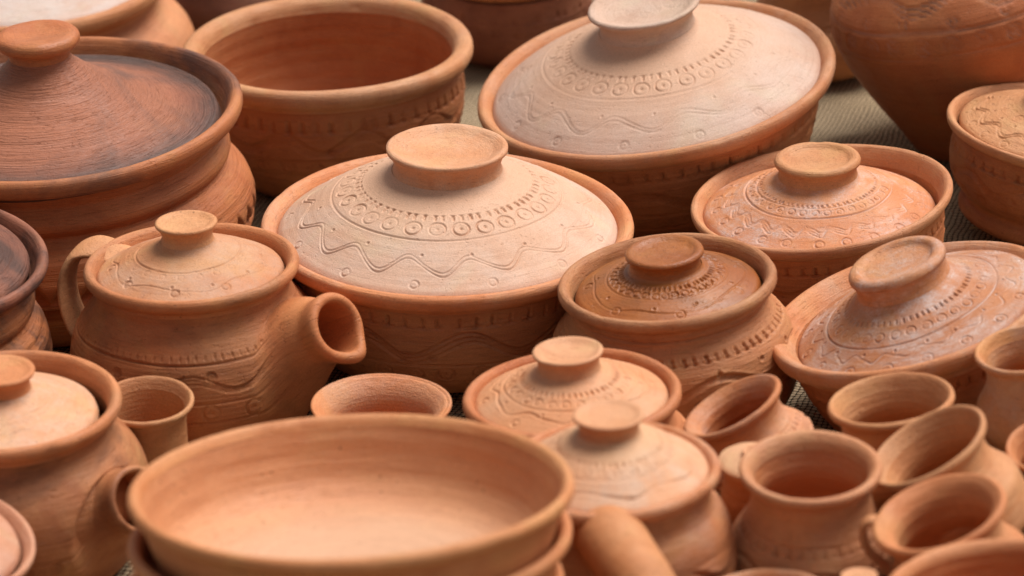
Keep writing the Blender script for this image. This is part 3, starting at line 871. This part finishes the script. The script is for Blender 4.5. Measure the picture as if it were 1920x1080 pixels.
# brown lidded pot ------------------------------------------------------------
v = Vessel('brown_pot', 'lidded_pot', 'round pot with dark glossy brown lid and thick knob beside the central casserole', 'pot', 'small round lidded pots')
def db(d, s):
    d.line(s(-.22), dep=.001).ticks(s(-.39), 62, .065, w=.0011, dep=.0012)
    d.wave(s(-.64), 7, .075, (-.02, .005, .03), sharp=.05, dep=.0014, w=.001, phase=.5).dots(s(-.52), 14, rad=.0016, phase=.1).rings(s(-.78), 14, .045, inner=.5, phase=.35).line(s(-.88)).rings(s(-.98), 20, .055, inner=.5)
v.shell([(min(r, 1.125), z) for r, z in POT_OUT], POT_RIM, None, mat(BROWN, streak=.5, lines=1.5, chips=.4), mat(BROWN, soot=.45, stain=(.26, .11, .05), streak=.5, chalk=.35, pale=(.66, .38, .20)), decor=db, fine=.0006)
v.lid([(.86, -.105), (.835, -.08), (.76, -.04), (.6, .025), (.46, .075), (.38, .10), (.345, .115), (.333, .135)], dish_knob(.328, .155, .36, .295, .04, .045),
      mat(UMBER, soot=.5, soot_scale=18., stain=(.20, .075, .025), streak=.4, rough=.42, spec=.4, lines=.5, flash=.3), mat(UMBER, soot=.3, stain=(.22, .085, .03), rough=.42, spec=.4, streak=.2),
      lambda d, s: d.ticks(s(.42), 56, .05, dep=.0011, foot=False).rings(s(.495), 34, .034, dot=0, dep=.0011).line(s(.55)).wave(s(.70), 5, .03, (0.,), dep=.0008, w=.0006).rings(s(.73), 7, .042, dot=0, dep=.0008, phase=-1.45).dots(s(.64), 9, phase=-1.2), .00058)

# small pot ---------------------------------------------------------------------
v = Vessel('small_pot', 'lidded_pot', 'small orange lidded pot with flared knob between front bowl and brown-lidded pot', 'pot', 'small round lidded pots')
v.shell(POT_OUT, POT_RIM, None, mat(ORANGE, streak=.3), mat(RUST, streak=.2, chalk=.15, pale=(.6, .36, .24)), decor=lambda d, s: d.ticks(s(-.4), 56, .05), fine=.0013)
v.lid([(.895, -.05), (.87, -.028), (.78, .025), (.6, .11), (.45, .18), (.36, .22), (.31, .24), (.29, .265)], dish_knob(.285, .29, .325, .445, .045, .03),
      mat(HONEY, chalk=.35, pale=(.70, .46, .30), streak=.15, lines=.5), mat(HONEY, streak=.12, lines=.5),
      lambda d, s: d.ticks(s(.44), 50, .05, foot=False).rings(s(.535), 25, .036, dot=0).line(s(.61)).wave(s(.70), 8, .035, (0.,), dep=.0009, sharp=.3).rings(s(.79), 8, .034, dot=0).dots(s(.66), 10), .0007, off=(-.01, -.02, 0))

# pot with stick handle ----------------------------------------------------------
v = Vessel('handled_pot', 'lidded_pot', 'blurred pale-lidded pot in front with thick stick handle pointing at the viewer', 'pot', 'small round lidded pots')
v.shell(POT_OUT, POT_RIM, None, mat(BROWN, streak=.4, chalk=.3, pale=(.55, .36, .27)), mat(ORANGE, streak=.15, chalk=.3), decor=body_marks(-.46, -.78, None, 56, 7, 20, .08, .05, .06), fine=.0013)
v.lid([(.905, -.03), (.88, -.005), (.78, .065), (.6, .19), (.45, .27), (.36, .315), (.305, .34), (.28, .37)], dish_knob(.275, .395, .33, .55, .04, .03),
      mat(HONEY, chalk=.6, pale=(.74, .54, .41), streak=.15, lines=.5, core=(.032, (.76, .43, .23), .8)), mat(HONEY, streak=.15, lines=.5),
      lambda d, s: d.ticks(s(.48), 50, .045, foot=False).rings(s(.56), 24, .035, dot=0).line(s(.62)).wave(s(.76), 6, .035, (0.,), dep=.0011).rings(s(.80), 8, .034, dot=0), .0009)
o = sweep('handle', [(-.10, -.74, -.27), (-.03, -.98, -.27), (.10, -1.33, -.34), (.26, -1.75, -.45), (.40, -2.15, -.56)], [.30, .315, .30, .29, .30], v.R, mat(TAN, soot=.35, stain=(.30, .14, .06), streak=.2), v.root, n=80, m=48, round_ends=.9)
o.location = v.up

# pot at the lower left corner ----------------------------------------------------
v = Vessel('corner_pot', 'lidded_pot', 'blurred pinkish lidded pot cut off by the lower left corner', 'pot', 'small round lidded pots')
v.shell(CASS_OUT, DEEP_RIM, None, mat(ORANGE), mat(BLUSH, chalk=.4, pale=(.76, .46, .34), streak=.1))
v.lid([(.885, -.03), (.86, .0), (.78, .05), (.6, .13), (.45, .19), (.34, .23), (.28, .26)], dish_knob(.26, .28, .32, .38, .04, .03), mat(BLUSH, chalk=.5, pale=(.80, .50, .38)), mat(BLUSH))

# pots along the top ---------------------------------------------------------------
v = Vessel('back_left_pot', 'lidded_pot', 'round orange pot with pale whitish lid at the top left corner', 'pot', 'small round lidded pots')
v.shell(stretch(POT_OUT, .9), POT_RIM, None, mat(ORANGE, soot=.3, stain=(.35, .13, .08)), mat(TAN, streak=.2))
v.lid([(.885, -.02), (.86, .0), (.78, .03), (.6, .07), (.45, .11), (.34, .15), (.24, .2)], dish_knob(.22, .22, .28, .32, .04, .03), mat(PINK, chalk=.7, pale=(.74, .62, .55), scum=.6), mat(PEACH))

v = Vessel('back_dark_pot', 'clay_jar', 'dark brown jar far behind the open bowl, cut by the top edge', 'jar')
v.shell(JAR_OUT, JAR_RIM, None, mat(SMOKE, soot=.4), mat(SMOKE))
v = Vessel('rear_bowl', 'deep_bowl', 'dark brown deep bowl behind, between open bowl and large casserole', 'bowl')
v.shell(stretch(BOWL_OUT, 1.2), BOWL_RIM, None, mat(SMOKE, soot=.35, stain=(.16, .07, .055)), mat(RUST), decor=body_marks(-.35, None, -.5, 50, 9, 26), fine=.0014)
v = Vessel('rear_jar', 'clay_jar', 'tan ringed jar partly hidden between large casserole and tall jar', 'jar')
v.shell(JAR_OUT, JAR_RIM, None, mat(TAN, streak=.6, soot=.2), mat(TAN), decor=lambda d, s: d.wave(s(-.9), 8, .06, (-.03, 0., .03)), fine=.0012)

# tall jar -----------------------------------------------------------------------
v = Vessel('tall_jar', 'tall_jar', 'tall tapering jar with band of ringed dots, cut by the top right edge', 'jar')
TALL = [(.50, .62), (.66, .46), (.86, .27), (.97, .10), (1.0, -.04), (.985, -.17), (.94, -.33), (.86, -.52), (.765, -.72), (.67, -.90), (.59, -1.07), (.55, -1.155)]
def db(d, s):
    d.line(s(.09), dep=.0011, w=.0011).rings(s(-.01), 28, .058, inner=.55, dot=.0016, w=.0010, dep=.0008).line(s(-.105), w=.0011)
    d.wave(s(.27), 8, .055, (-.03, .0, .03), w=.0011, dep=.0010, sharp=.1).rings(s(.155), 16, .034, w=.0009, dep=.0008).dots(s(.36), 14, rad=.002)
mb = mat(RUST, streak=.2, lines=.5, rough=.6, dust=.2, soot=.3, stain=(.30, .12, .055))
v.shell(TALL, [(.50, .62), (.44, .72), (.45, .82), (.52, .90), (.54, .93), (.51, .945), (.46, .90), (.40, .80), (.39, .70)], [(.39, .70), (.45, .6), (.8, .25), (.92, 0), (.86, -.35), (.6, -.8), (.36, -1.08), (0, -1.1)], mb, mat(RUST), decor=db, fine=.0013)

# footed pot at the right edge ------------------------------------------------------
v = Vessel('footed_pot', 'lidded_casserole', 'lidded pot with ringed foot cut off by the right edge, zigzag lid', 'casserole', 'lidded clay casseroles')
FOOT_OUT = [(.925, -.10), (.92, -.16), (.925, -.27), (.92, -.40), (.88, -.53), (.80, -.64), (.74, -.69), (.735, -.72), (.765, -.75), (.78, -.79), (.775, -.84), (.74, -.90)]
v.shell(FOOT_OUT, CASS_RIM, None, mat(RUST, streak=.45, soot=.2), mat(ORANGE, streak=.25), decor=body_marks(-.22, -.40, -.56, 50, 8, 24, .055, .045), fine=.0008)
v.lid([(.885, -.03), (.86, -.01), (.78, .03), (.6, .10), (.45, .15), (.36, .185), (.29, .21)], dish_knob(.28, .23, .33, .34, .04, .035), mat(TAN, streak=.3, soot=.2, stain=(.36, .17, .08)), mat(ORANGE),
      lambda d, s: d.wave(s(.70), 14, .04, (-.02, .012), sharp=.1, dep=.0010, w=.0008).rings(s(.815), 20, .036, dot=0).dots(s(.60), 20).rings(s(.48), 22, .04, inner=.6), .00068)

# open jars ------------------------------------------------------------------------
def jar(key, label, pal, kw=None, out=JAR_OUT, rim=JAR_RIM, inn=JAR_IN, name='open_jar', ticks=True, cat='jar', fine=.0009, inner_pal=None):
    kw = kw or {}
    v = Vessel(key, name, label, cat, 'small open jars')
    k = (v.H - .2) / (1.61 - .2)
    zk = inn[0][1]
    i2 = [(r, z if z >= zk else zk + (z - zk) * k) for r, z in inn]
    dec = None
    if ticks:
        z1 = -.2 + (-.80 + .2) * k
        z2 = -.2 + (-1.05 + .2) * k
        dec = lambda d, s: d.ticks(s(z1), 34, .10, w=.0007, foot=True).line(s(z1) - .09, dep=.0004).wave(s(z2), 6, .06, (0., .04))
    v.shell(out, rim, i2, mat(pal, **kw), mat(pal, **kw), mat(inner_pal or pal, **kw), decor=dec, fine=fine)
    return v
WIDE_RIM = [(.84, -.28), (.86, -.21), (.92, -.15), (.975, -.11), (1.003, -.065), (1.0, -.02), (.975, .012), (.93, .015), (.875, -.02), (.80, -.085), (.73, -.20)]
WIDE_IN = [(.73, -.20), (.715, -.34)] + JAR_IN[2:]
jar('front_jar', 'upright open jar standing in front of the others, thick flared rim', ORANGE, dict(streak=.25, chalk=.2, pale=(.62, .38, .27)),
    out=[(.86, -.28), (.84, -.42), (.87, -.60), (.95, -.78), (1.08, -.98), (1.19, -1.2), (1.2, -1.4), (1.08, -1.58), (.9, -1.66), (.8, -1.7)], rim=[(.86, -.28), (.88, -.21), (.94, -.145), (.985, -.10), (1.003, -.05), (.995, .0), (.965, .026), (.915, .024), (.86, -.02), (.81, -.10), (.785, -.20)], inn=[(.785, -.20), (.77, -.34)] + JAR_IN[2:])
jar('tipped_jar', 'open jar tipped to the left in front of the brown-lidded pot', ORANGE, dict(streak=.3, chalk=.5, pale=(.64, .42, .32)), inner_pal=RUST, rim=WIDE_RIM, inn=WIDE_IN, fine=.0006)
jar('wide_jar', 'tan open jar standing below the leaning casserole, slightly tilted', TAN, dict(streak=.2, soot=.25, stain=(.38, .20, .12)), ticks=False)
jar('slanted_jar', 'tan open jar slanting steeply left, leaning behind the jug', TAN, dict(streak=.25, soot=.2, stain=(.40, .21, .12)), out=[(min(r, 1.05), z) for r, z in JAR_OUT], ticks=False)
v = jar('jug', 'open orange jug with a small side handle, tilted left at the bottom right', ORANGE, dict(streak=.3), name='open_jug', cat='jug', rim=WIDE_RIM, inn=WIDE_IN, ticks=False)
o = sweep('handle', [(-.78, .36, -.16), (-.98, .42, -.02), (-1.14, .42, -.12), (-1.17, .36, -.42), (-1.02, .28, -.75), (-.92, .22, -.9)], [.12, .11, .10, .10, .11, .14], v.R, mat(TAN, streak=.2), v.root, ref=(.3, .95, 0), n=60, m=24, flat=(.6, 1))
o.location = v.up
jar('pale_rim_jar', 'open jar with worn whitish rim beside the leaning casserole, cut by the right edge', TAN, dict(streak=.2, chalk=.35, pale=(.66, .55, .46), chalk_scale=30.), ticks=False)
jar('edge_jar', 'open jar at the right edge next to the slanting jar, mostly cut off', ORANGE, dict(streak=.2), ticks=False)
v = Vessel('hidden_jar', 'lidded_pot', 'small pale lidded jar almost hidden behind the upright front jar', 'pot', 'small round lidded pots')
v.shell([(min(r, .95), z) for r, z in JAR_OUT], JAR_RIM, None, mat(TAN, streak=.1), mat(HONEY, chalk=.4, pale=(.74, .50, .27)))
v.lid([(.94, .0), (.92, .02), (.8, .08), (.6, .15), (.4, .2), (.26, .23)], dish_knob(.25, .25, .3, .36, .03, .03), mat(HONEY, chalk=.5, pale=(.76, .52, .28)), mat(HONEY))
jar('cup', 'small tan cup with rough inside between the two teapots', TAN, dict(streak=.25, grain=2.5), out=[(.84, -.28), (.825, -.45), (.83, -.75), (.87, -1.0), (.90, -1.2), (.88, -1.45), (.80, -1.6)], inn=[(.80, -.22), (.775, -.4), (.77, -.7), (.80, -1.0), (.82, -1.2), (.75, -1.42), (.4, -1.5), (0, -1.5)], name='clay_cup', ticks=False, cat='cup')
jar('narrow_jar', 'open jar with rough flaring rim, half hidden behind the front bowl', ORANGE, dict(streak=.2, chalk=.4, pale=(.66, .42, .31), grain=3.), out=[(.84, -.28), (.82, -.42), (.84, -.7), (.9, -1.0), (.88, -1.3), (.8, -1.55)],
    rim=[(.84, -.28), (.88, -.18), (.95, -.10), (.99, -.05), (1.0, -.01), (.985, .012), (.955, .005), (.93, -.015), (.915, -.005), (.87, -.035), (.80, -.10), (.74, -.19), (.71, -.28)], inn=[(.71, -.28), (.70, -.4), (.74, -.7), (.8, -1.0), (.76, -1.3), (.4, -1.45), (0, -1.45)], ticks=False)

# bottom edge ----------------------------------------------------------------------
v = Vessel('corner_bowl', 'deep_bowl', 'open bowl with dark red inside cut off by the lower right corner', 'bowl')
v.shell(BOWL_OUT, [(.915, -.14), (.93, -.11), (.97, -.085), (.997, -.05), (1.0, -.015), (.985, .015), (.955, .022), (.925, .005), (.905, -.03), (.895, -.07)], [(.895, -.07), (.89, -.2), (.88, -.4), (.83, -.6), (.74, -.78), (.5, -.95), (0, -1.0)], mat(ORANGE), mat(ORANGE, streak=.15), mat(RUST, streak=.15))
v = Vessel('low_bowl', 'small_bowl', 'small bowl rim peeking over the bottom edge before the upright jar', 'bowl')
v.shell(BOWL_OUT, BOWL_RIM, BOWL_IN, mat(ORANGE), mat(ORANGE, chalk=.5), mat(ORANGE))
v = Vessel('bottom_pot', 'lidded_pot', 'pale round knob of a small pot at the bottom edge beside the jug', 'pot', 'small round lidded pots')
v.shell(POT_OUT, POT_RIM, None, mat(ORANGE), mat(ORANGE))
v.lid([(.885, -.03), (.86, .0), (.78, .06), (.6, .18), (.45, .27), (.36, .33), (.30, .40)], dish_knob(.29, .44, .40, .62, .03, .05), mat(HONEY), mat(HONEY))

# straw and clay crumbs on the cloth --------------------------------------------------
rg = np.random.RandomState(5)
def scatter(name, label, category, n, color, make):
    verts, faces = [], []
    for _ in range(n):
        x, y = rg.uniform(-.45, .5), rg.uniform(-.42, .20)
        z = float(ground_height(np.array(x), np.array(y)))
        p, f = make(x, y, z)
        faces += [tuple(i + len(verts) for i in q) for q in f]
        verts += p
    me = bpy.data.meshes.new(name)
    me.from_pydata(verts, [], faces)
    t = NT(name)
    pb = t.n('ShaderNodeBsdfPrincipled')
    nz = t.noise(t.n('ShaderNodeTexCoord').outputs['Object'], 60., 3.)
    t.put(pb.inputs['Base Color'], t.mix(t.ramp(nz, .35, .65), color, tuple(c * .6 for c in color)))
    t.put(pb.inputs['Roughness'], .85)
    t.t.links.new(pb.outputs['BSDF'], t.n('ShaderNodeOutputMaterial').inputs['Surface'])
    o = link(name, me, t.m)
    o['kind'] = 'stuff'; o['label'] = label; o['category'] = category
def straw(x, y, z):
    a, ln, w = rg.uniform(0, 6.3), rg.uniform(.006, .022), rg.uniform(.0004, .0009)
    c, s_, up = math.cos(a), math.sin(a), rg.uniform(-.001, .003)
    out = []
    for k, e in enumerate((-.5, 0, .5)):
        bx, by, bz = x + c * ln * e + s_ * .002 * (k == 1), y + s_ * ln * e, z + .0025 + up * (e + .5)
        out += [(bx - s_ * w, by + c * w, bz), (bx + s_ * w, by - c * w, bz), (bx, by, bz + w * 1.6)]
    f = []
    for k in (0, 3):
        f += [(k, k + 1, k + 4, k + 3), (k + 1, k + 2, k + 5, k + 4), (k + 2, k, k + 3, k + 5)]
    return out, f + [(0, 2, 1), (6, 7, 8)]
def crumb(x, y, z):
    r = rg.uniform(.0007, .0022)
    P = [(x + r * rg.uniform(.6, 1.2) * dx, y + r * rg.uniform(.6, 1.2) * dy, z + .0015 + r * rg.uniform(.5, 1.1) * dz) for dx, dy, dz in ((1, 0, 0), (0, 1, 0), (-1, 0, 0), (0, -1, 0), (0, 0, 1), (0, 0, -1))]
    return P, [(0, 1, 4), (1, 2, 4), (2, 3, 4), (3, 0, 4), (1, 0, 5), (2, 1, 5), (3, 2, 5), (0, 3, 5)]
scatter('straw_scraps', 'loose straw and fibre scraps lying on the burlap between pots', 'straw', 600, (.46, .36, .19), straw)
scatter('clay_crumbs', 'small orange clay crumbs lying on the burlap between pots', 'crumbs', 900, (.42, .17, .08), crumb)

print('triangles', TRIS[0])
